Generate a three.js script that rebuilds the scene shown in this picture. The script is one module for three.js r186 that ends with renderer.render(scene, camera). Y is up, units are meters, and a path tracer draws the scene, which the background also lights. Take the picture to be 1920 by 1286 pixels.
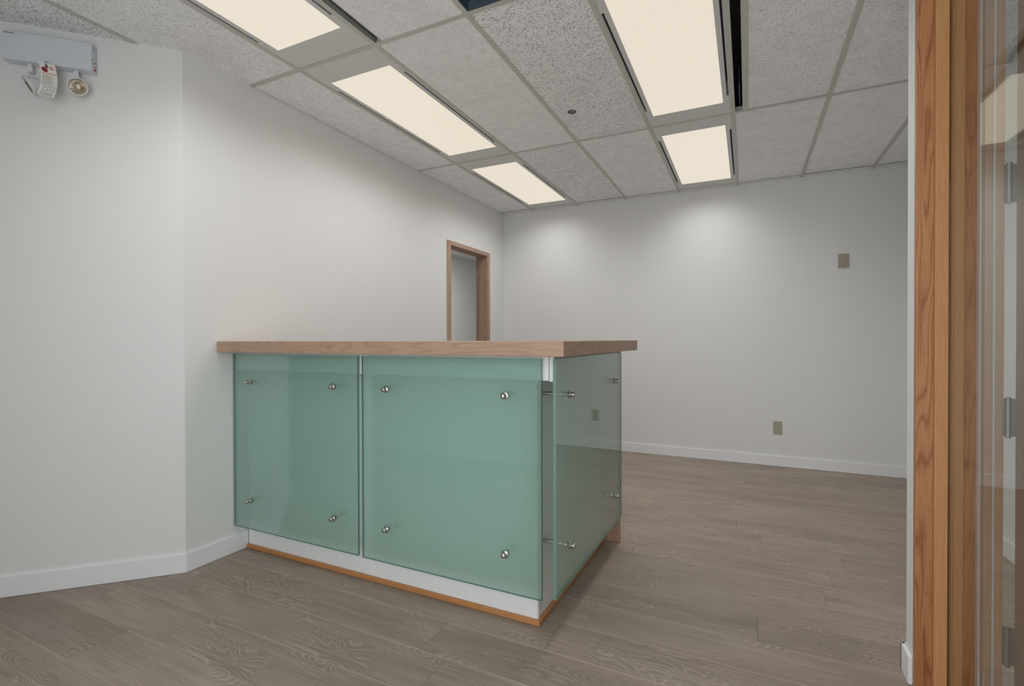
import * as THREE from 'three';
import { mergeGeometries } from 'three/addons/utils/BufferGeometryUtils.js';
import { RoundedBoxGeometry } from 'three/addons/geometries/RoundedBoxGeometry.js';
import { RectAreaLightUniformsLib } from 'three/addons/lights/RectAreaLightUniformsLib.js';

// ---------------------------------------------------------------- camera, exposure
const scene = new THREE.Scene();
scene.background = new THREE.Color(0x000000);
const camera = new THREE.PerspectiveCamera(2 * Math.atan(643 / 920.31) * 180 / Math.PI, 1920 / 1286, 0.02, 60);
camera.position.set(0, 1.138, 0);
camera.rotation.set(-0.0076, 0.4469, -0.0025, 'YXZ');
const renderer = new THREE.WebGLRenderer({ antialias: true });
renderer.toneMapping = THREE.LinearToneMapping;
renderer.toneMappingExposure = 1.05;
renderer.shadowMap.enabled = true;
RectAreaLightUniformsLib.init();
const LAMP = new THREE.Color().setRGB(0.99, 0.99, 0.98);   // the fluorescent tubes behind the diffusers
const LAMP_POWER = 2.2;   // per panel, straight down; prismatic diffusers cut the light off towards the horizontal
const FILL_TINT = new THREE.Color().setRGB(0.94, 0.98, 1.0), FILL_POWER = 1.9;   // added fill light, set at the added doors behind the camera

// ---------------------------------------------------------------- measures (metres)
const CEIL = 2.544, XB = -2.484, ZC = -4.969, CORNER = -1.473, SLAB = 3.1;
const COL = (n) => -2.6206 + 0.508 * n, ROW = (k) => -4.891 + 1.524 * (3 - k);   // ceiling grid lines
const A_END = [-3.08, -0.877], ZD = 0.62, XE = -5.2, XR = 1.22, XO = 3.1, XG = 0.567;

// ---------------------------------------------------------------- helpers
let seed = 7;
const rnd = () => { seed = (seed * 1664525 + 1013904223) >>> 0; return seed / 4294967296; };
const used = new Map();
const numbered = (n) => { const k = used.get(n) || 0; used.set(n, k + 1); return k ? `${n}_${String(k).padStart(3, '0')}` : n; };
function part(parent, name, geometry, material, label) {
  const m = new THREE.Mesh(geometry, material); m.name = name; m.castShadow = m.receiveShadow = true;
  if (label) m.userData.label = label;
  parent.add(m); return m;
}
function thing(name, label, category, [x, y, z] = [0, 0, 0], turn = 0, group) {
  const o = new THREE.Group(); o.name = numbered(name); o.position.set(x, y, z); o.rotation.y = turn;
  o.userData = { label, category }; if (group) o.userData.group = group;
  scene.add(o); return o;
}
function structure(name, label, category, geometry, material) {
  const o = geometry ? new THREE.Mesh(geometry, material) : new THREE.Group();
  o.name = name; o.castShadow = o.receiveShadow = true; o.userData = { label, category, kind: 'structure' };
  scene.add(o); return o;
}
// uv in metres; u runs along the given axis, v along the other axis of the face
function metric(g, along = 'x', off = [0, 0]) {
  g = g.index ? g.toNonIndexed() : g; const p = g.attributes.position, n = g.attributes.normal, uv = new Float32Array(p.count * 2);
  for (let i = 0; i < p.count; i++) {
    const c = { x: p.getX(i), y: p.getY(i), z: p.getZ(i) }, a = { x: Math.abs(n.getX(i)), y: Math.abs(n.getY(i)), z: Math.abs(n.getZ(i)) };
    const face = a.x > a.y && a.x > a.z ? 'x' : a.y > a.z ? 'y' : 'z', rest = ['x', 'y', 'z'].filter((k) => k !== face);
    const u = rest.includes(along) ? along : rest[0] === 'y' ? rest[1] : rest[0], v = rest.find((k) => k !== u);
    uv[2 * i] = c[u] + off[0] + (face === 'x' ? 0.37 : 0); uv[2 * i + 1] = c[v] + off[1];
  }
  g.setAttribute('uv', new THREE.BufferAttribute(uv, 2)); return g;
}
function box(x0, x1, y0, y1, z0, z1, r = 0, along = 'x', off) {
  const w = Math.abs(x1 - x0), h = Math.abs(y1 - y0), d = Math.abs(z1 - z0);
  const g = r ? new RoundedBoxGeometry(w, h, d, 2, Math.min(r, w / 2.01, h / 2.01, d / 2.01)) : new THREE.BoxGeometry(w, h, d);
  g.translate((x0 + x1) / 2, (y0 + y1) / 2, (z0 + z1) / 2); return metric(g, along, off);
}
const merge = (...gs) => mergeGeometries(gs.map((g) => (g.index ? g.toNonIndexed() : g)));
// a plate in the x-z plane from a shape drawn in (x, -z), thickness t upwards from y
function plate(shape, y, t, bevel = 0) {
  const g = new THREE.ExtrudeGeometry(shape, { depth: t - 2 * bevel, bevelEnabled: bevel > 0, bevelThickness: bevel, bevelSize: bevel, bevelOffset: -bevel, bevelSegments: 2, curveSegments: 10 });
  g.rotateX(-Math.PI / 2); g.translate(0, y + bevel, 0); return g;
}
const rectPath = (P, x0, x1, z0, z1) => { const s = new P(); s.moveTo(x0, -z0); s.lineTo(x1, -z0); s.lineTo(x1, -z1); s.lineTo(x0, -z1); s.closePath(); return s; };
const cyl = (r, len, seg = 24) => new THREE.CylinderGeometry(r, r, len, seg);

// ---------------------------------------------------------------- noise and textures
function lattice(s) {
  const t = new Float32Array(65536); let a = s * 2654435761 >>> 0;
  for (let i = 0; i < 65536; i++) { a = (a * 1664525 + 1013904223) >>> 0; t[i] = (a >>> 8) / 16777216; }
  return (x, y) => {
    const xi = Math.floor(x), yi = Math.floor(y), fx = x - xi, fy = y - yi, u = fx * fx * (3 - 2 * fx), v = fy * fy * (3 - 2 * fy);
    const r0 = (yi & 255) << 8, r1 = ((yi + 1) & 255) << 8, c0 = xi & 255, c1 = (xi + 1) & 255;
    const p = t[r0 | c0], q = t[r0 | c1], r = t[r1 | c0], w = t[r1 | c1];
    return p + (q - p) * u + (r - p) * v + (p - q - r + w) * u * v;
  };
}
function pixels(w, h, fn, srgb = true) {
  const d = new Uint8Array(w * h * 4);
  for (let y = 0; y < h; y++) for (let x = 0; x < w; x++) {
    const c = fn(x, y), i = (y * w + x) * 4; d[i] = Math.max(0, Math.min(255, c[0])); d[i + 1] = Math.max(0, Math.min(255, c[1])); d[i + 2] = Math.max(0, Math.min(255, c[2])); d[i + 3] = 255;
  }
  const t = new THREE.DataTexture(d, w, h, THREE.RGBAFormat); t.wrapS = t.wrapT = THREE.RepeatWrapping; t.magFilter = THREE.LinearFilter; t.minFilter = THREE.LinearMipmapLinearFilter;
  t.generateMipmaps = true; if (srgb) t.colorSpace = THREE.SRGBColorSpace; t.needsUpdate = true; return t;
}
const mix = (a, b, t) => a + (b - a) * t, step = (a, b, x) => { x = Math.min(1, Math.max(0, (x - a) / (b - a))); return x * x * (3 - 2 * x); };

// floor boards: an atlas of ten printed boards, each 1.32 m by 0.194 m
const BOARD_L = 1.32, BOARD_W = 0.194, STRIPS = 10, AW = 2048, AH = 2040, SH = AH / STRIPS;
function floorAtlas() {
  const sets = [...Array(STRIPS)].map((_, i) => [lattice(11 + i * 7), lattice(211 + i * 5), lattice(401 + i * 3)]);
  const rings = sets.map((_, i) => 17 + (i * 5) % 9);
  return pixels(AW, AH, (px, py) => {
    const k = Math.min(STRIPS - 1, Math.floor(py / SH)), [a, b, c] = sets[k], X = px / AW * BOARD_L, Y = (py - k * SH) / SH * BOARD_W;
    const wx = X + 0.02 * (b(X * 9, Y * 30) - 0.5), wy = Y + 0.012 * (c(X * 7, Y * 22 + 9) - 0.5);
    let g = a(wx * 4.2 + 3, wy * 15) * 0.62 + b(wx * 9.5, wy * 30 + 40) * 0.2 + c(wx * 1.3 + 7, wy * 7) * 0.5;
    g += wy * 1.6;
    const figure = step(0.46, 0.74, c(X * 3.2 + 20, Y * 9 + 5));
    const ph = (g * rings[k]) % 1, line = Math.pow(Math.abs(2 * ph - 1), 6), dark = Math.pow(1 - Math.abs(2 * ph - 1), 3);
    const streak = b(X * 5 + 3, Y * 260 + 11) - 0.5, streak2 = c(X * 2.2, Y * 120 + 50) - 0.5;
    const fine = b(X * 26, Y * 820) - 0.5, fine2 = c(X * 60, Y * 1500 + 3) - 0.5, pore = step(0.80, 0.95, a(X * 46, Y * 1250 + 77));
    const cloud = a(X * 3 + 50, Y * 11 + 9) - 0.5, cloud2 = b(X * 7 + 9, Y * 26 + 70) - 0.5;
    let v = 0.50 + cloud * 0.17 + cloud2 * 0.10 + fine * 0.17 + fine2 * 0.10 + streak * 0.16 + streak2 * 0.10 + (line * 0.30 - dark * 0.13) * (0.08 + 0.92 * figure) - pore * 0.10;
    const edge = Math.min(Y, BOARD_W - Y); if (edge < 0.0020) v = mix(v, 0.95, 0.8);
    const warm = (a(X * 2 + 90, Y * 6) - 0.5) * 5;
    return [mix(102, 186, v) + warm * 0.5, mix(91, 172, v), mix(81, 160, v) - warm];
  });
}
// veneer with cathedral figure; u along the grain
function veneer(s, w, h, lenM, widM, lo, hi, o = {}) {
  const a = lattice(s), b = lattice(s + 31), c = lattice(s + 77), R = o.rings || 12;
  // the pattern wraps along the grain by blending the two ends
  const f = (X, Y) => {
    let g = a(X * (o.fx || 2.2), Y * (o.fy || 16)) * 0.9 + b(X * 6, Y * 42) * 0.16 + Y * (o.slope || 2.2);
    const ph = ((g * R) % 1 + 1) % 1, ring = 1 - Math.abs(2 * ph - 1), fine = b(X * 18, Y * 900) - 0.5, fine2 = c(X * 46, Y * 1700) - 0.5;
    const fleck = step(0.76, 0.94, c(X * 34, Y * 1150 + 31)), cloud = a(X * 1.4 + 30, Y * 8 + 12) - 0.5;
    return 0.55 + cloud * (o.cloud ?? 0.25) - Math.pow(ring, 3) * (o.figure ?? 0.34) + fine * 0.2 + fine2 * 0.12 - fleck * (o.fleck ?? 0.18);
  };
  return pixels(w, h, (px, py) => {
    const X = px / w * lenM, Y = py / h * widM, t = step(0.85, 1, px / w), v = t > 0 ? mix(f(X, Y), f(X - lenM, Y), t) : f(X, Y);
    return [mix(lo[0], hi[0], v), mix(lo[1], hi[1], v), mix(lo[2], hi[2], v)];
  });
}
function tileTexture(s, marks, size, depth = 1) {
  const w = 512, h = 1536, n = lattice(s), n2 = lattice(s + 9), buf = new Float32Array(w * h); let q = s * 97 + 5;
  const r = () => { q = (q * 1664525 + 1013904223) >>> 0; return q / 4294967296; };
  for (let i = 0; i < w * h; i++) { const x = i % w, y = (i / w) | 0; buf[i] = 0.5 + (n(x / 3, y / 3) - 0.5) * 0.10 + (n2(x / 40, y / 40) - 0.5) * 0.05; }
  for (let k = 0; k < marks; k++) {
    let x = r() * w, y = r() * h, a = r() * 6.28; const len = size * (0.4 + 1.6 * r() * r()), rad = 0.55 + r() * 0.75, deep = (0.16 + r() * 0.28) * depth;
    for (let t = 0; t < len; t += 0.5) {
      a += (r() - 0.5) * 0.9; x += Math.cos(a) * 0.5; y += Math.sin(a) * 0.5;
      for (let dy = -2; dy <= 2; dy++) for (let dx = -2; dx <= 2; dx++) {
        const X = (Math.round(x + dx) % w + w) % w, Y = (Math.round(y + dy) % h + h) % h, d = Math.hypot(Math.round(x + dx) - x, Math.round(y + dy) - y);
        if (d < rad + 0.6) { const i = Y * w + X; buf[i] = Math.min(buf[i], 0.5 - deep * Math.max(0, Math.min(1, (rad + 0.6 - d) / 0.9))); }
      }
    }
  }
  const t = pixels(w, h, (x, y) => { const v = buf[y * w + x]; const k = 247 * (0.45 + 1.1 * v); return [k, k, k]; });
  t.repeat.set(1 / 0.508, 1 / 1.524); return t;
}

// ---------------------------------------------------------------- materials
const std = (o) => new THREE.MeshStandardMaterial(o), phys = (o) => new THREE.MeshPhysicalMaterial(o);
const rgb = (r, g, b) => new THREE.Color().setRGB(r, g, b);
const M = {};
M.wall = std({ color: rgb(0.78, 0.785, 0.78), roughness: 0.55 });
M.trimWhite = std({ color: rgb(0.85, 0.855, 0.875), roughness: 0.38 });
M.slab = std({ color: rgb(0.30, 0.29, 0.28), roughness: 0.95 });   // bare concrete
M.sheet = std({ color: rgb(0.42, 0.43, 0.44), roughness: 0.5, metalness: 0.4 });
M.duct = std({ color: rgb(0.09, 0.13, 0.16), roughness: 0.45, metalness: 0.3 });
M.tee = std({ color: rgb(0.56, 0.565, 0.52), roughness: 0.5 });
M.fixture = std({ color: rgb(0.68, 0.685, 0.68), roughness: 0.42 });
const tileA = tileTexture(3, 4600, 3.2), tileB = tileTexture(8, 8000, 5.5, 1.25), tileC = tileTexture(21, 2400, 2.5, 0.8);
M.tiles = [tileA, tileB, tileC].map((t) => std({ map: t, color: rgb(0.965, 0.985, 1.0), roughness: 0.95 }));
const atlas = floorAtlas();
M.boards = [0.97, 1.0, 1.03, 0.84].map((k) => std({ map: atlas, color: rgb(1.12 * k, 1.10 * k, 1.08 * k), roughness: 0.48 }));
M.subfloor = std({ color: rgb(0.05, 0.045, 0.04), roughness: 0.9 });
const greyOak = veneer(51, 2048, 256, 1.6, 0.2, [148, 118, 98], [216, 182, 158], { rings: 9, fx: 2.6, fy: 13, figure: 0.22, fleck: 0.10, cloud: 0.28, slope: 1.2 });
greyOak.repeat.set(1 / 1.6, 1 / 0.2);
M.greyOak = std({ map: greyOak, color: rgb(0.92, 0.93, 0.92), roughness: 0.5 });
M.casing = std({ map: greyOak, color: rgb(0.92, 0.95, 1.0), roughness: 0.55 });
const redOak = veneer(90, 2048, 512, 2.6, 0.16, [142, 86, 48], [228, 173, 124], { rings: 9, fx: 1.7, fy: 30, figure: 0.42, fleck: 0.26, cloud: 0.3, slope: 0.4 });
redOak.repeat.set(1 / 2.6, 1 / 0.16);
const plainOak = veneer(133, 2048, 256, 2.6, 0.1, [164, 110, 66], [226, 174, 124], { rings: 16, fx: 0.35, fy: 4, figure: 0.10, fleck: 0.12, cloud: 0.12, slope: 4 });
plainOak.repeat.set(1 / 2.6, 1 / 0.1);
M.redOak = std({ map: redOak, roughness: 0.42 });
M.plainOak = std({ map: plainOak, roughness: 0.42 });
M.doorWood = std({ map: plainOak, color: rgb(0.55, 0.5, 0.46), roughness: 0.5 });
M.stripOak = std({ map: plainOak, color: rgb(0.95, 0.86, 0.72), roughness: 0.45 });
M.endPanel = std({ map: greyOak, color: rgb(0.95, 0.92, 0.92), roughness: 0.55 });
M.melamine = std({ color: rgb(0.84, 0.845, 0.855), roughness: 0.4 });
M.greenPane = phys({ color: rgb(0.90, 0.955, 0.935), transmission: 1, thickness: 0, ior: 1.52, roughness: 0 });
M.greenEdge = std({ color: rgb(0.17, 0.29, 0.245), roughness: 0.25 });
M.frost = phys({ color: rgb(0.73, 0.835, 0.80), transmission: 0.76, thickness: 0, ior: 1.3, roughness: 0.68, specularIntensity: 0.2 });
M.pane = phys({ color: rgb(0.93, 0.96, 0.95), transmission: 1, thickness: 0, ior: 1.52, roughness: 0 });
M.steel = std({ color: rgb(0.56, 0.54, 0.52), metalness: 1, roughness: 0.25 });
M.hinge = std({ color: rgb(0.30, 0.30, 0.30), metalness: 1, roughness: 0.4 });
M.plastic = std({ color: rgb(0.66, 0.70, 0.76), roughness: 0.35 });
M.plasticWhite = std({ color: rgb(0.72, 0.74, 0.75), roughness: 0.35 });
M.beige = std({ color: rgb(0.40, 0.36, 0.29), roughness: 0.4 });
M.beigeLight = std({ color: rgb(0.46, 0.42, 0.35), roughness: 0.4 });
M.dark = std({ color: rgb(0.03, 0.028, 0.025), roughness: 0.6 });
M.fillGlow = std({ color: rgb(0.5, 0.52, 0.52), roughness: 0.5, emissive: rgb(0.93, 0.975, 1.0), emissiveIntensity: 0.8 });  // glowing leaves of the added entrance doors
M.red = std({ color: rgb(0.55, 0.03, 0.03), roughness: 0.35 });
M.lens = std({ color: rgb(0.25, 0.25, 0.24), roughness: 0.4, emissive: rgb(1.0, 0.90, 0.74), emissiveIntensity: 0.80 });
{
  const e = pixels(64, 64, (x, y) => { const v = 236 + 19 * Math.sin(x / 64 * Math.PI * 8) * Math.sin(y / 64 * Math.PI * 8); return [v, v, v]; });
  e.repeat.set(1 / 0.04, 1 / 0.04); M.lens.emissiveMap = e;
}

// ---------------------------------------------------------------- the shell
{ // floor: boards laid along x
  const floor = structure('floor', 'grey-brown oak plank floor with pale joints', 'floor');
  part(floor, 'subfloor', box(XE - 0.2, XO + 0.2, -0.12, -0.009, -9.2, ZD + 0.2), M.subfloor);
  const T = 0.009, c = 0.0009;
  function board(x0, x1, z0, z1, strip, u0, mat) {
    const P = [], U = [], a = [x0 + 0.0002, x1 - 0.0002, z0 + 0.0002, z1 - 0.0002], b = [a[0] + 0.0003, a[1] - 0.0003, a[2] + c, a[3] - c];
    const top = [[b[0], 0, b[3]], [b[1], 0, b[3]], [b[1], 0, b[2]], [b[0], 0, b[2]]], mid = [[a[0], -c, a[3]], [a[1], -c, a[3]], [a[1], -c, a[2]], [a[0], -c, a[2]]], low = mid.map(([x, , z]) => [x, -T, z]);
    const uvOf = ([x, , z]) => [(x - x0) / BOARD_L + u0, (strip + 0.004 + 0.992 * (z - z0) / (z1 - z0) * Math.min(1, (z1 - z0) / BOARD_W)) / STRIPS];
    const quad = (p, q, r, s) => { for (const v of [p, q, r, p, r, s]) { P.push(...v); U.push(...uvOf(v)); } };
    quad(...top); for (let i = 0; i < 4; i++) { const j = (i + 1) % 4; quad(mid[i], mid[j], top[j], top[i]); quad(low[i], low[j], mid[j], mid[i]); }
    const g = new THREE.BufferGeometry(); g.setAttribute('position', new THREE.Float32BufferAttribute(P, 3)); g.setAttribute('uv', new THREE.Float32BufferAttribute(U, 2)); g.computeVertexNormals();
    part(floor, 'plank', g, mat);
  }
  // rows of boards; a few joints are where the photograph shows them
  const known = { '-7': 0.358, '2': -2.187 };
  let last = -1;
  for (let r = -18; r <= 10; r++) {
    let z1 = -1.468 + (r + 1) * 0.1945, z0 = z1 - 0.1945; if (z0 > ZD || z1 < ZC - 0.02) continue;
    z0 = Math.max(z0, ZC - 0.02); z1 = Math.min(z1, ZD + 0.02);
    const xs = z1 < -0.9 ? (z1 < -2 ? XB - 0.03 : -3.1) : XE, xe = z0 < -2.05 ? XR + 0.05 : XO;
    let x = (known[r] ?? (rnd() * BOARD_L)); while (x > xs) x -= BOARD_L;
    for (; x < xe; x += BOARD_L) {
      let s; do s = Math.floor(rnd() * STRIPS); while (s === last); last = s;
      const a = Math.max(x, xs), b = Math.min(x + BOARD_L, xe); if (b - a < 0.02) continue;
      const mat = r === 2 && Math.abs(b - known[2]) < 0.01 ? M.boards[3] : M.boards[Math.floor(rnd() * 3)];
      board(a, b, z0, z1, s, (a - x) / BOARD_L, mat);
    }
  }
  part(floor, 'back_room_floor', box(-4.6, XB - 0.03, -0.009, 0, -9, -2.0), M.boards[0]);
}
const W = 0.125;
const D0 = -4.563, D1 = -3.862, DT = 2.014;   // clear opening of the doorway in the left wall
structure('wall_left', 'white painted wall behind the reception desk, with a doorway', 'wall', merge(
  box(XB - W, XB, 0, SLAB, D1 + 0.03, CORNER), box(XB - W, XB, 0, SLAB, -9, D0 - 0.03), box(XB - W, XB, DT + 0.03, SLAB, D0 - 0.03, D1 + 0.03)), M.wall);
{ // the wall at 45 degrees
  const q = new THREE.Shape(), k = W * Math.SQRT1_2;
  [[XB, -CORNER], [A_END[0], -A_END[1]], [A_END[0] - 0.05, -A_END[1] + 0.001], [A_END[0] - 2 * k, -A_END[1] + 0.001], [XB - W, -CORNER + 0.03], [XB - 0.0005, -CORNER + 0.002]].forEach((p, i) => (i ? q.lineTo(...p) : q.moveTo(...p))); q.closePath();
  structure('wall_angled', 'white angled wall carrying the emergency light', 'wall', metric(plate(q, 0, SLAB)), M.wall);
}
structure('wall_back', 'plain white back wall with a socket and a blank plate', 'wall', box(XB - 0.02, XR + W, 0, SLAB, ZC - W, ZC), M.wall);
structure('wall_corridor', 'white corridor wall running on from the angled wall', 'wall', box(XE, A_END[0] - 0.01, 0, SLAB, A_END[1] - W, A_END[1]), M.wall);
structure('wall_corridor_end', 'white wall closing the corridor', 'wall', box(XE - W, XE, 0, SLAB, A_END[1] - W, ZD + W), M.wall);
const EN = [-1.5, 0.42, 2.30];   // added opening behind the camera for the fill light: x from, x to, height
structure('wall_behind', 'white wall opposite the reception desk front', 'wall', merge(box(XE, EN[0], 0, SLAB, ZD, ZD + W), box(EN[1], XO, 0, SLAB, ZD, ZD + W), box(EN[0], EN[1], EN[2], SLAB, ZD, ZD + W)), M.wall);
structure('wall_right', 'white right-hand wall beyond the glazed partition', 'wall', box(XR, XR + W, 0, SLAB, ZC, -2.09), M.wall);
structure('wall_office', 'white wall of the office behind the glazing', 'wall', merge(box(XR - 0.02, XO + W, 0, SLAB, -2.09, -1.985), box(XO, XO + W, 0, SLAB, -1.985, ZD + W)), M.wall);
structure('wall_stub', 'narrow white wall end beside the oak frame', 'wall', box(0.491, 0.656, 0, SLAB, -2.086, -2.007), M.wall);
structure('wall_back_room', 'white walls of the room behind the doorway', 'wall', merge(box(-4.62, -4.5, 0, SLAB, -9, -1.9), box(-4.6, XB - W, 0, SLAB, -9.12, -9), box(-4.6, XB - W, 0, SLAB, -2.0, -1.9)), M.wall);

// baseboards
const BH = 0.093, BT = 0.012;
const base = (n, label, g) => structure(n, label, 'baseboard', g, M.trimWhite);
base('baseboard_left', 'white baseboard along the left wall beside the desk', merge(box(XB, XB + BT, 0.001, BH, -1.8, CORNER + 0.005, 0.002), box(XB, XB + BT, 0.001, BH, D1 + 0.07, -1.83, 0.002), box(XB, XB + BT, 0.001, BH, ZC + BT, D0 - 0.07, 0.002)));
{
  const len = Math.hypot(A_END[0] - XB, A_END[1] - CORNER), g = new RoundedBoxGeometry(len + 0.005, BH, BT, 2, 0.002); g.translate(0.0025, BH / 2 + 0.001, BT / 2);
  g.rotateY(Math.PI / 4); g.translate((XB + A_END[0]) / 2, 0, (CORNER + A_END[1]) / 2);
  base('baseboard_angled', 'white baseboard under the emergency light wall', metric(g));
}
base('baseboard_back', 'white baseboard along the back wall', box(XB + BT, XR, 0.001, BH, ZC, ZC + BT, 0.002));
base('baseboard_behind', 'white baseboard on the wall opposite the desk', box(XE, EN[0] - 0.06, 0.001, BH, ZD - BT, ZD, 0.002));
base('baseboard_corridor', 'white baseboard in the corridor', box(XE, A_END[0] - 0.012, 0.001, BH, A_END[1], A_END[1] + BT, 0.002));
base('baseboard_right', 'white baseboard on the right-hand wall beyond the door', box(XR - BT, XR, 0.001, BH, ZC + BT, -2.1, 0.002));
base('baseboard_stub', 'short white baseboard wrapped on the narrow wall end', merge(box(0.478, 0.4905, 0.001, BH, -2.098, -2.009, 0.002), box(0.478, 0.64, 0.001, BH, -2.0985, -2.0865, 0.002)));

// ---------------------------------------------------------------- ceiling
const lit = [[1, 0], [1, 1], [1, 2], [4, 1], [4, 2], [8, 0]];   // cells [column, row] that hold a light
{
  const ceiling = structure('ceiling', 'suspended ceiling of speckled grey mineral tiles in a pale grid', 'ceiling');
  part(ceiling, 'slab', box(XE - 0.2, XO + 0.3, SLAB, SLAB + 0.15, -9.2, ZD + 0.2), M.slab, 'concrete slab above the tiles');
  part(ceiling, 'back_room_ceiling', box(-4.6, XB - W, CEIL, CEIL + 0.02, -9, -1.9), M.wall, 'plain white ceiling of the back room');
  const rows = [[ZC + 0.004, ROW(3)], [ROW(3), ROW(2)], [ROW(2), ROW(1)], [ROW(1), ROW(0)], [ROW(0), ZD - 0.004]];
  const tee = (x0, x1, z0, z1, name) => part(ceiling, name, merge(box(x0, x1, CEIL, CEIL + 0.0015, z0, z1), x1 - x0 < z1 - z0 ? box((x0 + x1) / 2 - 0.001, (x0 + x1) / 2 + 0.001, CEIL + 0.0015, CEIL + 0.035, z0, z1) : box(x0, x1, CEIL + 0.0015, CEIL + 0.035, (z0 + z1) / 2 - 0.001, (z0 + z1) / 2 + 0.001)), M.tee);
  const H = 0.012;
  for (let n = -6; n <= 11; n++) {
    const x0 = COL(n), x1 = COL(n + 1);
    rows.forEach(([z0, z1], k) => {
      const r = 3 - k;   // row r lies between ROW(r) and ROW(r+1)
      const far = k < 3;                                              // behind wall_left there is no tile ceiling here
      if (far && x1 < XB) return;
      if (k < 3 && x0 > XR) return;
      if (k === 3 && n < -2) { z0 = A_END[1] - 0.01; }
      const left = far && x0 < XB;
      const zA = k === 0 ? z0 : z0 + H, zB = k === 4 ? z1 : z1 - H;
      if (zB - zA < 0.01) return;
      // tees
      if (n > -6 && !(left)) tee(x0 - H, x0 + H, z0, z1, 'main_tee');
      if (k > 0) tee(left ? XB + 0.003 : x0 + H, x1 - H, z0 - H, z0 + H, 'cross_tee');
      // which cells carry something else than a tile
      if (lit.some(([c, q]) => c === n && ((q === 0 && k === 3) || (q === 1 && k === 2) || (q === 2 && k === 1)))) return;
      if (n === 3 && k === 3) return;                                   // the open return-air cell
      let a = left ? XB + 0.004 : x0 + 0.004, b = x1 - 0.004;
      if (n === 2 && k === 3) a = -1.5535;
      if (n === 5 && k === 2) a = -0.012;
      const variant = n === 3 && k === 2 ? 1 : n === 3 && k === 1 ? 0 : n === 5 || n === 6 ? (k === 2 ? 0 : 2) : n === 2 && k === 2 ? 2 : Math.floor(rnd() * 3);
      const sag = (rnd() - 0.5) * 0.002;
      part(ceiling, 'ceiling_tile', box(a, b, CEIL + 0.0035 + sag, CEIL + 0.018, z0 + 0.004 * (k > 0), z1 - 0.004 * (k < 4), 0, 'x', [rnd() * 0.4, rnd()]), M.tiles[variant]);
    });
  }
  // open air slots beside two of the lights: the gap leads up into the unlit void under the slab
  part(ceiling, 'slot_bar', box(-1.556, -1.5545, CEIL, CEIL + 0.02, ROW(1) + H, ROW(0) - H), M.tee, 'edge of an open linear air slot');
  part(ceiling, 'slot_bar', box(-0.027, 0.001, CEIL, CEIL + 0.02, ROW(2) + H, ROW(1) - H), M.tee, 'edge of an open linear air slot');
  part(ceiling, 'damper_blade', box(-0.045, -0.040, CEIL + 0.03, CEIL + 0.12, ROW(2) + H + 0.02, ROW(2) + H + 0.3), M.duct);
  // ROW(3) end strip against the back wall is made by the first row above
}
{ // return-air opening
  const x0 = COL(3) + 0.012, x1 = COL(4) - 0.012, z0 = ROW(1) + 0.012, z1 = ROW(0) - 0.012;
  const t = thing('air_grille', 'open return-air box of dark blue-grey metal in the ceiling', 'air vent', [0, CEIL, 0]);
  const hgt = 0.045;
  part(t, 'frame', merge(box(x0, x0 + 0.003, 0.002, hgt, z0, z1), box(x1 - 0.003, x1, 0.002, hgt, z0, z1), box(x0, x1, 0.002, hgt, z0, z0 + 0.003), box(x0, x1, 0.002, hgt, z1 - 0.003, z1), box(x0, x0 + 0.03, hgt, hgt + 0.003, z0, z1), box(x1 - 0.03, x1, hgt, hgt + 0.003, z0, z1), box(x0, x1, hgt, hgt + 0.003, z0, z0 + 0.03), box(x0, x1, hgt, hgt + 0.003, z1 - 0.03, z1)), M.duct);
}
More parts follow.
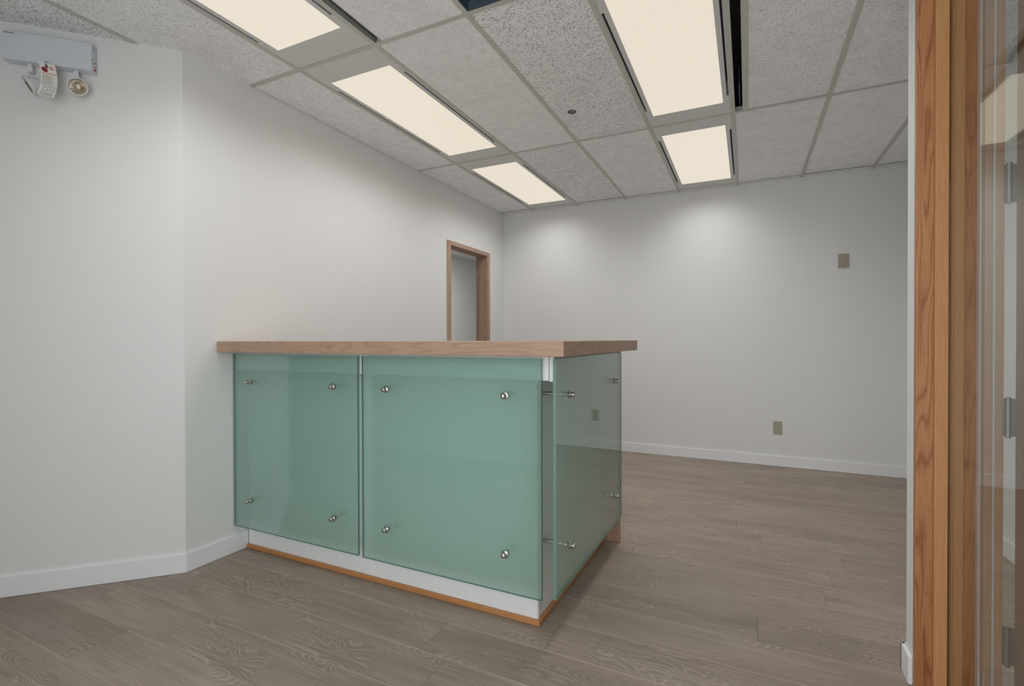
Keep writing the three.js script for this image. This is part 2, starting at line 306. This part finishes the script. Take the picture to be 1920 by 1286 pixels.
// lights
const lightLabels = {
  '1,0': 'recessed light panel next to the first black air slot, above the angled wall',
  '1,1': 'recessed light panel over the frosted glass desk, parallel to the left wall',
  '1,2': 'recessed light panel by the corner of left and back walls, near the doorway',
  '4,1': 'recessed light panel beside the wide black air slot',
  '4,2': 'recessed light panel at the back wall, in line with the air slot panel',
  '8,0': 'added unseen light panel for the office behind the glazing',  // extra panel put in to light the office beyond the glass
};
function ceilingLight(c, q) {
  const z0 = ROW(q + 1), z1 = ROW(q), cx = (COL(c) + COL(c + 1)) / 2, cz = (z0 + z1) / 2;
  const t = thing('ceiling_light', lightLabels[`${c},${q}`], 'ceiling light', [cx, CEIL, cz], 0, 'recessed ceiling light panels');
  const hx = 0.2415, hz = 0.749, lx = 0.203, lz = 0.594, s = rectPath(THREE.Shape, -hx, hx, -hz, hz);
  s.holes.push(rectPath(THREE.Path, -lx, lx, -lz, lz));
  for (const e of [-1, 1]) { const a = [e * 0.2375, e * 0.2265].sort((m, n) => m - n); s.holes.push(rectPath(THREE.Path, a[0], a[1], -0.51, 0.51)); }
  part(t, 'face_plate', metric(plate(s, 0.0015, 0.002), 'z'), M.fixture, 'pale grey metal surround');
  part(t, 'housing', merge(box(-hx, hx, 0.09, 0.092, -hz, hz), box(-hx, -hx + 0.001, 0.003, 0.09, -hz, hz), box(hx - 0.001, hx, 0.003, 0.09, -hz, hz), box(-hx, hx, 0.003, 0.09, -hz, -hz + 0.001), box(-hx, hx, 0.003, 0.09, hz - 0.001, hz)), M.sheet);
  part(t, 'diffuser', box(-lx, lx, 0.0035, 0.0065, -lz, lz), M.lens, 'glowing warm white prismatic diffuser');
  for (const e of [-1, 1]) part(t, 'air_slot', merge(box(e * 0.232 - 0.0065, e * 0.232 + 0.0065, 0.085, 0.086, -0.515, 0.515), box(e * 0.226 - 0.0005, e * 0.226 + 0.0005, 0.0036, 0.085, -0.515, 0.515), box(e * 0.238 - 0.0005, e * 0.238 + 0.0005, 0.0036, 0.085, -0.515, 0.515)), M.sheet, 'narrow air slot');
  for (const k of [-0.48, -0.24, 0, 0.24, 0.48]) for (const i of [-0.1, 0.1]) {   // the tubes, spread over the diffuser
    const l = new THREE.SpotLight(LAMP, LAMP_POWER / 10, 0, 79 * Math.PI / 180, 1, 2); l.name = 'lamp'; l.castShadow = true; l.shadow.radius = 0;
    l.position.set(i, -0.004, k); l.target.position.set(i, -1, k); t.add(l, l.target);
  }
}
for (const [c, q] of lit) ceilingLight(c, q);
{ // an unseen lamp added to brighten the back room
  const t = thing('ceiling_light', 'added unseen ceiling light for the back room, hidden behind the doorway wall', 'ceiling light', [-3.5, CEIL, -5.9]);
  part(t, 'diffuser', box(-0.2, 0.2, -0.02, 0, -0.55, 0.55, 0.005), M.lens);
  const l = new THREE.RectAreaLight(LAMP, 17, 0.39, 1.09); l.name = 'lamp'; l.rotation.x = -Math.PI / 2; l.position.y = -0.023; t.add(l);
}
{ // sprinkler in the ceiling tile
  const t = thing('sprinkler', 'small dark sprinkler head on a speckled ceiling tile, with a dark disc for its recess', 'sprinkler', [-0.981, CEIL + 0.0035, -2.915]);
  const ring = new THREE.LatheGeometry([[0.014, 0.001], [0.024, -0.001], [0.026, -0.002], [0.025, -0.004], [0.019, -0.004], [0.016, -0.001]].map((p) => new THREE.Vector2(...p)), 24);
  part(t, 'escutcheon', ring, std({ color: rgb(0.05, 0.045, 0.04), roughness: 0.6, metalness: 0.3 }));
  part(t, 'recess_shade_disc', new THREE.CylinderGeometry(0.0175, 0.0175, 0.001, 24), M.dark);  // flat dark disc painted as the shade of a recess
  part(t, 'deflector', merge(new THREE.CylinderGeometry(0.004, 0.005, 0.008, 12).translate(0, -0.005, 0), new THREE.CylinderGeometry(0.011, 0.011, 0.0012, 16).translate(0, -0.009, 0)), std({ color: rgb(0.10, 0.09, 0.075), roughness: 0.5, metalness: 0.5 }));
}

// ---------------------------------------------------------------- doorway in the left wall
{
  const d = structure('door_1', 'open doorway in the left wall with a grey-brown wood frame', 'doorway');
  const x1 = XB + 0.012, top = 2.053;
  part(d, 'casing', box(XB, x1, 0, top, D1, -3.806, 0.002, 'y'), M.casing);
  part(d, 'casing', box(XB, x1, 0, top, -4.62, D0, 0.002, 'y', [0.5, 0.05]), M.casing);
  part(d, 'casing_head', box(XB, x1, DT, top, D0, D1, 0.002, 'z'), M.casing);
  part(d, 'jamb', box(XB - W - 0.002, XB, 0, DT + 0.018, D1, D1 + 0.02, 0.001, 'y'), M.casing);
  part(d, 'jamb', box(XB - W - 0.002, XB, 0, DT + 0.018, D0 - 0.02, D0, 0.001, 'y', [0.9, 0.03]), M.casing);
  part(d, 'head_jamb', box(XB - W - 0.002, XB, DT, DT + 0.02, D0, D1, 0.001, 'z'), M.casing);
  part(d, 'door_stop', merge(box(XB - 0.085, XB - 0.045, 0, DT, D0, D0 + 0.012, 0.001, 'y'), box(XB - 0.085, XB - 0.045, 0, DT, D1 - 0.012, D1, 0.001, 'y'), box(XB - 0.085, XB - 0.045, DT - 0.012, DT, D0, D1, 0.001, 'z')), M.casing);
}

// ---------------------------------------------------------------- glazed partition on the right
{
  const w = structure('window_1', 'floor-to-ceiling glazed partition in an orange oak frame', 'glazing');
  part(w, 'post', box(0.489, 0.538, 0, CEIL, -2.0068, -1.985, 0.0025, 'y'), M.redOak, 'oak post with cathedral grain');
  part(w, 'glazing_bead', box(0.5325, XG - 0.0005, 0, CEIL, -1.998, -1.967, 0.0025, 'y', [0.3, 0.02]), M.plainOak, 'plain oak glazing bead');
  part(w, 'glazing_bead', box(XG + 0.0065, 0.604, 0, CEIL, -1.998, -1.967, 0.0025, 'y', [1.1, 0.05]), M.plainOak);
  part(w, 'post', box(0.600, 0.637, 0, CEIL, -2.0068, -1.985, 0.0025, 'y', [0.8, 0.06]), M.redOak);
  part(w, 'sill', merge(box(0.545, XG - 0.0005, 0, 0.04, -1.966, ZD - 0.003, 0.002, 'z'), box(XG + 0.0065, 0.59, 0, 0.04, -1.966, ZD - 0.003, 0.002, 'z')), M.plainOak);
  part(w, 'head', merge(box(0.53, XG - 0.0005, CEIL - 0.045, CEIL - 0.0005, -1.966, ZD - 0.003, 0.002, 'z'), box(XG + 0.0065, 0.604, CEIL - 0.045, CEIL - 0.0005, -1.966, ZD - 0.003, 0.002, 'z')), M.plainOak);
  part(w, 'pane', box(XG, XG + 0.006, 0.005, CEIL - 0.004, -1.985, ZD - 0.004), M.pane, 'large clear glass pane with reflections');
}
{ // added entrance doors behind the camera: glowing leaves and a fill light
  const d = structure('door_3', 'added pair of glowing frosted glass doors, an unseen fill light', 'door');
  const [x0, x1, hh] = EN, xm = (x0 + x1) / 2, z = ZD + 0.04;
  part(d, 'frame', merge(box(x0 - 0.05, x0 + 0.02, 0, hh + 0.05, ZD - 0.012, ZD + W, 0.002, 'y'), box(x1 - 0.02, x1 + 0.05, 0, hh + 0.05, ZD - 0.012, ZD + W, 0.002, 'y'), box(x0 + 0.02, x1 - 0.02, hh - 0.02, hh + 0.05, ZD - 0.012, ZD + W, 0.002, 'x')), M.plainOak);
  for (const [a, b] of [[x0 + 0.025, xm - 0.003], [xm + 0.003, x1 - 0.025]]) {
    const leaf = part(d, 'door_leaf', box(a, b, 0.01, hh - 0.025, z, z + 0.012, 0.002), M.fillGlow, 'frosted glass leaf glowing as added fill light');
    const hx = a < xm - 0.5 ? b - 0.07 : a + 0.07;
    part(leaf, 'pull_handle', merge(cyl(0.012, 0.5).translate(hx, 1.05, z - 0.045), cyl(0.008, 0.05).rotateX(Math.PI / 2).translate(hx, 0.85, z - 0.022), cyl(0.008, 0.05).rotateX(Math.PI / 2).translate(hx, 1.25, z - 0.022)), M.steel);
  }
  const l = new THREE.RectAreaLight(FILL_TINT, FILL_POWER, x1 - x0 - 0.08, hh - 0.06); l.name = 'added_fill_light'; l.position.set(xm, hh / 2, z - 0.003); d.add(l);  // fill light added behind the camera to lift ceiling and desk
}
{ // office door standing open behind the glass
  const d = structure('door_2', 'open oak door seen through the glazing, on dark steel hinges', 'door');
  part(d, 'jamb', box(0.657, 0.676, 0, CEIL, -2.086, -1.985, 0.002, 'y'), M.plainOak);
  part(d, 'jamb_strip', box(0.676, 0.683, 0, CEIL, -2.05, -1.99, 0.001, 'y'), M.trimWhite, 'narrow pale strip between the jambs');  // thin strip in trim white between the jamb pieces
  part(d, 'jamb', box(0.683, 0.703, 0, CEIL, -2.06, -1.988, 0.002, 'y', [0.7, 0.04]), M.plainOak);
  part(d, 'jamb', box(XR - 0.06, XR - 0.02, 0, CEIL, -2.086, -1.985, 0.002, 'y', [0.2, 0.01]), M.plainOak);
  const leaf = part(d, 'door_leaf', box(0.728, 0.768, 0.008, CEIL - 0.006, -1.985, -1.53, 0.002, 'y', [0.4, 0.02]), M.doorWood, 'brown wood door leaf');
  for (const y of [0.204, 0.898, 1.604, 2.29]) {
    const g = merge(box(0.7125, 0.735, y - 0.057, y + 0.057, -1.987, -1.984), cyl(0.0075, 0.118).translate(0.7095, y, -1.979), cyl(0.005, 0.124).translate(0.7095, y, -1.979), box(0.7, 0.7095, y - 0.057, y + 0.057, -1.988, -1.985));
    part(leaf, 'hinge', g, M.hinge, 'dark steel hinge');
  }
}

// ---------------------------------------------------------------- reception desk
{
  const desk = thing('reception_desk', 'reception desk clad in frosted green glass under a thick oak-look counter', 'desk', [0, 0, 0]);
  const ZG = -1.721, CT0 = 1.075, CT1 = 1.131, TILT = -0.016;
  const lean = (g, px = -0.66, pz = -1.72) => g.translate(-px, 0, -pz).rotateY(TILT).translate(px, 0, pz);   // the side stands a degree off square
  { // counter, an L with a rounded outer edge
    const s = new THREE.Shape(), x1 = -0.581, r = 0.012, xw = XB + 0.001;
    s.moveTo(xw, 1.985); s.lineTo(xw, 1.631 + r); s.quadraticCurveTo(xw, 1.631, xw + r, 1.631); s.lineTo(x1, 1.631); s.lineTo(x1 + 0.018, 2.82); s.lineTo(-0.93, 2.82); s.lineTo(-0.93, 1.985); s.closePath();
    part(desk, 'countertop', metric(plate(s, CT0, CT1 - CT0, 0.0025), 'x', [0.2, 0.03]), M.greyOak, 'thick grey-brown oak-look countertop');
  }
  part(desk, 'front_panel', box(XB + 0.013, -0.754, 0.001, CT0, -1.819, -1.801, 0.001), M.melamine, 'white laminate panel');
  part(desk, 'side_panel', lean(box(-0.772, -0.7545, 0.001, CT0, -2.70, -1.820, 0.001, 'z')), M.melamine, 'white laminate panel');
  part(desk, 'corner_post', box(-0.7535, -0.7505, 0.02, CT0, -1.82, -1.803, 0.0008, 'y'), M.melamine);
  part(desk, 'apron', box(XB + 0.002, -0.682, 0.979, CT0, -1.764, -1.746, 0.0015), M.melamine, 'white rail under the counter');
  part(desk, 'apron', lean(box(-0.6805, -0.662, 0.976, CT0, -2.72, -1.747, 0.0015, 'z')), M.melamine, 'white rail under the counter');
  part(desk, 'end_panel', box(-0.745, -0.641, 0.001, CT0, -2.74, -2.722, 0.001, 'y'), M.endPanel, 'pale wood end panel');
  part(desk, 'base_strip', box(XB + 0.013, -0.7385, 0.0005, 0.022, -1.8005, -1.788, 0.003, 'x'), M.stripOak, 'orange oak strip at the floor');
  part(desk, 'base_strip', lean(box(-0.7535, -0.7395, 0.0005, 0.022, -2.705, -1.8005, 0.003, 'z')), M.stripOak, 'orange oak strip at the floor');
  part(desk, 'inner_worktop', merge(box(XB + 0.001, -0.775, 0.70, 0.73, -2.45, -1.82, 0.003), box(-1.30, -0.79, 0.70, 0.73, -2.69, -2.45, 0.003)), M.greyOak);
  // stand-off: rod behind the glass, washer and domed cap before it, axis along +z, glass back at z = -0.01
  const profile = [[0, 0.024], [0.006, 0.0235], [0.0095, 0.0215], [0.0105, 0.018], [0.0105, 0.010], [0.0092, 0.0092], [0.0092, 0.006], [0.0150, 0.0052], [0.0160, 0.004], [0.0160, 0.0005], [0, 0.0005]].map(([r, y]) => new THREE.Vector2(r, y));
  const cap = new THREE.LatheGeometry(profile.reverse(), 24).rotateX(Math.PI / 2);
  const bolt = (len) => merge(cap, new THREE.CylinderGeometry(0.0085, 0.0085, len, 18).rotateX(Math.PI / 2).translate(0, 0, -0.0126 - len / 2));
  const shortBolt = bolt(0.0665), longBolt = bolt(0.1);
  // a toughened pane: clear tinted faces, dark green edges, frosted on its back
  function panel(w, y0, y1, at, turn, spots, label) {
    const p = part(desk, 'glass_panel', new THREE.BoxGeometry(w, y1 - y0, T), [M.greenEdge, M.greenEdge, M.greenEdge, M.greenEdge, M.greenPane, M.greenPane], label);
    p.position.set(...at); p.rotation.y = turn;
    part(p, 'frosted_back', new THREE.PlaneGeometry(w - 0.001, y1 - y0 - 0.001).translate(0, 0, -T / 2 - 0.0006), M.frost, 'frosted back face');
    for (const [x, y] of spots) part(p, 'standoff', turn ? longBolt : shortBolt, M.steel, 'steel stand-off bolt').position.set(x, y - (y0 + y1) / 2, T / 2);
  }
  const T = 0.012, gap = [0.917, 0.294];
  const flat = (x0, x1, y0, y1, xs, label) => panel(x1 - x0, y0, y1, [(x0 + x1) / 2, (y0 + y1) / 2, ZG - T / 2], 0, xs.flatMap((x) => gap.map((y) => [x - (x0 + x1) / 2, y])), label);
  flat(XB + 0.006, -1.612, 0.144, 1.063, [-2.351, -1.764], 'frosted green glass panel by the wall');
  flat(-1.586, -0.703, 0.142, 1.064, [-1.447, -0.857], 'wide frosted green glass panel');
  const z0 = -2.70, z1 = -1.712, zm = (z0 + z1) / 2, w = z1 - z0;
  panel(w, 0.165, 1.064, [-0.646 + 0.016 * w / 2, (0.165 + 1.064) / 2, zm], Math.PI / 2 + TILT, [-1.86, -2.55].flatMap((z) => [0.918, 0.316].map((y) => [zm - z, y])), 'frosted green glass panel on the desk side');
}

// ---------------------------------------------------------------- wall fittings
{ // duplex socket
  const t = thing('wall_socket', 'beige duplex power socket low on the back wall', 'socket', [0.245, 0.342, ZC]);
  part(t, 'cover_plate', new RoundedBoxGeometry(0.070, 0.116, 0.005, 3, 0.002).translate(0, 0, 0.0025), M.beige);
  for (const y of [0.02, -0.02]) {
    const f = part(t, 'receptacle', merge(new THREE.CylinderGeometry(0.0165, 0.0165, 0.003, 24).rotateX(Math.PI / 2).translate(0, y, 0.006)), M.beigeLight);
    part(f, 'contact_slot', merge(box(-0.0075, -0.005, y + 0.001, y + 0.0095, 0.0072, 0.0079), box(0.005, 0.0075, y + 0.001, y + 0.0085, 0.0072, 0.0079), cyl(0.0028, 0.0008, 12).rotateX(Math.PI / 2).translate(0, y - 0.008, 0.0076)), M.dark);
  }
  part(t, 'screw', cyl(0.0025, 0.001, 12).rotateX(Math.PI / 2).translate(0, 0, 0.0053), M.steel);
}
{
  const t = thing('wall_plate', 'blank beige plate with one small dot, high on the back wall', 'wall plate', [0.733, 1.795, ZC]);
  part(t, 'cover_plate', new RoundedBoxGeometry(0.076, 0.118, 0.012, 3, 0.003).translate(0, 0, 0.006), M.beige);
  part(t, 'dot', cyl(0.004, 0.001, 16).rotateX(Math.PI / 2).translate(0, -0.045, 0.0123), M.dark);
}
{ // emergency light on the angled wall; local x runs along the wall, z out of it
  const k = Math.SQRT1_2, s0 = 0.5, t = thing('emergency_light', 'white twin-head emergency light box high on the angled wall', 'emergency light', [XB - k * s0, 2.425, CORNER + k * s0], Math.PI / 4);
  const hw = 0.159, hh = 0.062, dp = 0.052;
  part(t, 'housing', new RoundedBoxGeometry(2 * hw, 2 * hh, dp, 3, 0.004).translate(0, 0, dp / 2), M.plastic, 'white battery box');
  // maker's mark: illegible dark lettering
  const cv = document.createElement('canvas'); cv.width = 256; cv.height = 64; const c = cv.getContext('2d');
  c.fillStyle = '#bcc4cf'; c.fillRect(0, 0, 256, 64); c.fillStyle = '#2c3036';
  for (let i = 0; i < 8; i++) { const x = 8 + i * 30; c.fillRect(x, 14, 8, 36); c.fillRect(x + 14, 14, 8, 36); c.fillRect(x, [14, 28, 42][i % 3], 22, 8); }
  const mark = new THREE.CanvasTexture(cv); mark.colorSpace = THREE.SRGBColorSpace;
  part(t, 'maker_mark', new THREE.PlaneGeometry(0.036, 0.008).translate(-hw + 0.026, hh - 0.010, dp + 0.0006), std({ map: mark, roughness: 0.4 }), 'small dark lettering');
  // right end: test button, two markings, red lamp
  const endX = hw + 0.0003;
  part(t, 'test_button', new THREE.TorusGeometry(0.007, 0.0012, 8, 24).rotateY(Math.PI / 2).translate(endX, 0.044, 0.03), std({ color: rgb(0.45, 0.45, 0.46), roughness: 0.5 }));
  part(t, 'indicator_lamp', new THREE.SphereGeometry(0.0055, 16, 12).translate(endX, -0.046, 0.022), M.red, 'red indicator');
  for (const y of [-0.010, -0.028]) part(t, 'indicator_mark', merge(new THREE.SphereGeometry(0.0028, 10, 8).translate(endX, y - 0.004, 0.021), box(endX - 0.0003, endX + 0.0003, y + 0.002, y + 0.0035, 0.034, 0.046)), M.dark);
  // heads
  const coneShape = (back) => new THREE.LatheGeometry([[0, -back], [0.012, -back], [0.016, -back + 0.004], [0.0335, -0.010], [0.037, -0.008], [0.038, -0.004], [0.037, 0.0], [0.0335, 0.0005], [0.033, -0.003]].map((p) => new THREE.Vector2(...p)), 32).rotateX(Math.PI / 2);
  function head(x, at, yaw, pitch) {
    const neck = part(t, 'swivel', merge(new THREE.CylinderGeometry(0.0095, 0.0095, 0.018, 18).translate(x, -hh - 0.008, 0.024), new THREE.CylinderGeometry(0.0135, 0.0135, 0.016, 20).rotateX(Math.PI / 2).translate(x, -hh - 0.024, 0.026)), M.plasticWhite);
    const h = part(t, 'lamp_head', coneShape(0.05), M.plasticWhite, 'white swivelling lamp head');
    h.rotation.set(pitch, yaw, 0, 'YXZ'); h.position.set(...at);
    const refl = part(h, 'reflector', new THREE.LatheGeometry([[0.006, -0.024], [0.012, -0.022], [0.022, -0.014], [0.030, -0.005], [0.033, -0.002]].map((p) => new THREE.Vector2(...p)), 16).rotateX(Math.PI / 2), std({ color: rgb(0.62, 0.57, 0.50), metalness: 1, roughness: 0.22, flatShading: true, side: THREE.DoubleSide }), 'faceted silver reflector');
    part(h, 'bulb', new THREE.SphereGeometry(0.0075, 16, 12).translate(0, 0, -0.016), std({ color: rgb(0.7, 0.66, 0.6), roughness: 0.15, metalness: 0.4 }));
  }
  head(-0.074, [-0.070, -0.166, 0.052], -1.136, 0.55);
  head(0.092, [0.110, -0.145, 0.058], 0.16, 0.18);
}
{ // paper tag hanging from the emergency light
  const k = Math.SQRT1_2, s = 0.492, out = 0.076, cv = document.createElement('canvas'); cv.width = 256; cv.height = 448; const c = cv.getContext('2d');
  c.fillStyle = '#e6e5e0'; c.fillRect(0, 0, 256, 448);
  c.fillStyle = '#8e1f22'; c.beginPath(); c.ellipse(70, 86, 48, 32, 0.2, 0, 7); c.fill();
  c.fillStyle = '#5c3a38'; c.beginPath(); c.arc(112, 40, 24, 0, 7); c.fill();
  c.fillStyle = '#d8a79d'; c.beginPath(); c.ellipse(186, 56, 40, 24, 0.2, 0, 7); c.fill();
  c.fillStyle = '#e3aaa4'; c.fillRect(20, 124, 220, 18);
  c.fillStyle = '#7f7d7a'; for (let i = 0; i < 13; i++) c.fillRect(18, 156 + i * 11, 120 + (i * 37) % 90, 4);
  c.strokeStyle = '#77757a'; c.lineWidth = 5; c.strokeRect(40, 310, 92, 70); c.fillStyle = '#b9b9bd'; c.fillRect(52, 322, 68, 46); c.fillStyle = '#f0f0ee'; c.fillRect(70, 334, 34, 22);
  c.fillStyle = '#4a494c'; for (let i = 0; i < 4; i++) { c.fillRect(146, 308 + i * 20, 92, 4); c.fillRect(20, 396 + i * 12, 200, 4); }
  const tex = new THREE.CanvasTexture(cv); tex.colorSpace = THREE.SRGBColorSpace;
  const tag = thing('paper_tag', 'white paper inspection tag with red print hanging from the emergency light', 'tag', [XB - k * s + k * out, 2.3615, CORNER + k * s + k * out], Math.PI / 4);
  const g = new THREE.BoxGeometry(0.057, 0.150, 0.0006, 10, 8, 1), p = g.attributes.position;
  for (let i = 0; i < p.count; i++) { const x = p.getX(i), y = p.getY(i) - 0.075, v = -y / 0.150; p.setXYZ(i, x + 0.018 * v + 0.010 * Math.sin(v * 3.1), y, p.getZ(i) + 0.016 * v * v + 5 * x * x * v - 0.10 * x * v); }
  g.computeVertexNormals(); const m = part(tag, 'card', g, std({ map: tex, roughness: 0.7 })); m.rotation.z = -0.10; m.position.y = -0.006;
  part(tag, 'string', new THREE.TubeGeometry(new THREE.CatmullRomCurve3([new THREE.Vector3(-0.004, -0.012, 0.001), new THREE.Vector3(-0.004, 0.000, 0.0), new THREE.Vector3(0.001, 0.008, -0.012)]), 12, 0.0012, 6), M.hinge);
}
renderer.render(scene, camera);
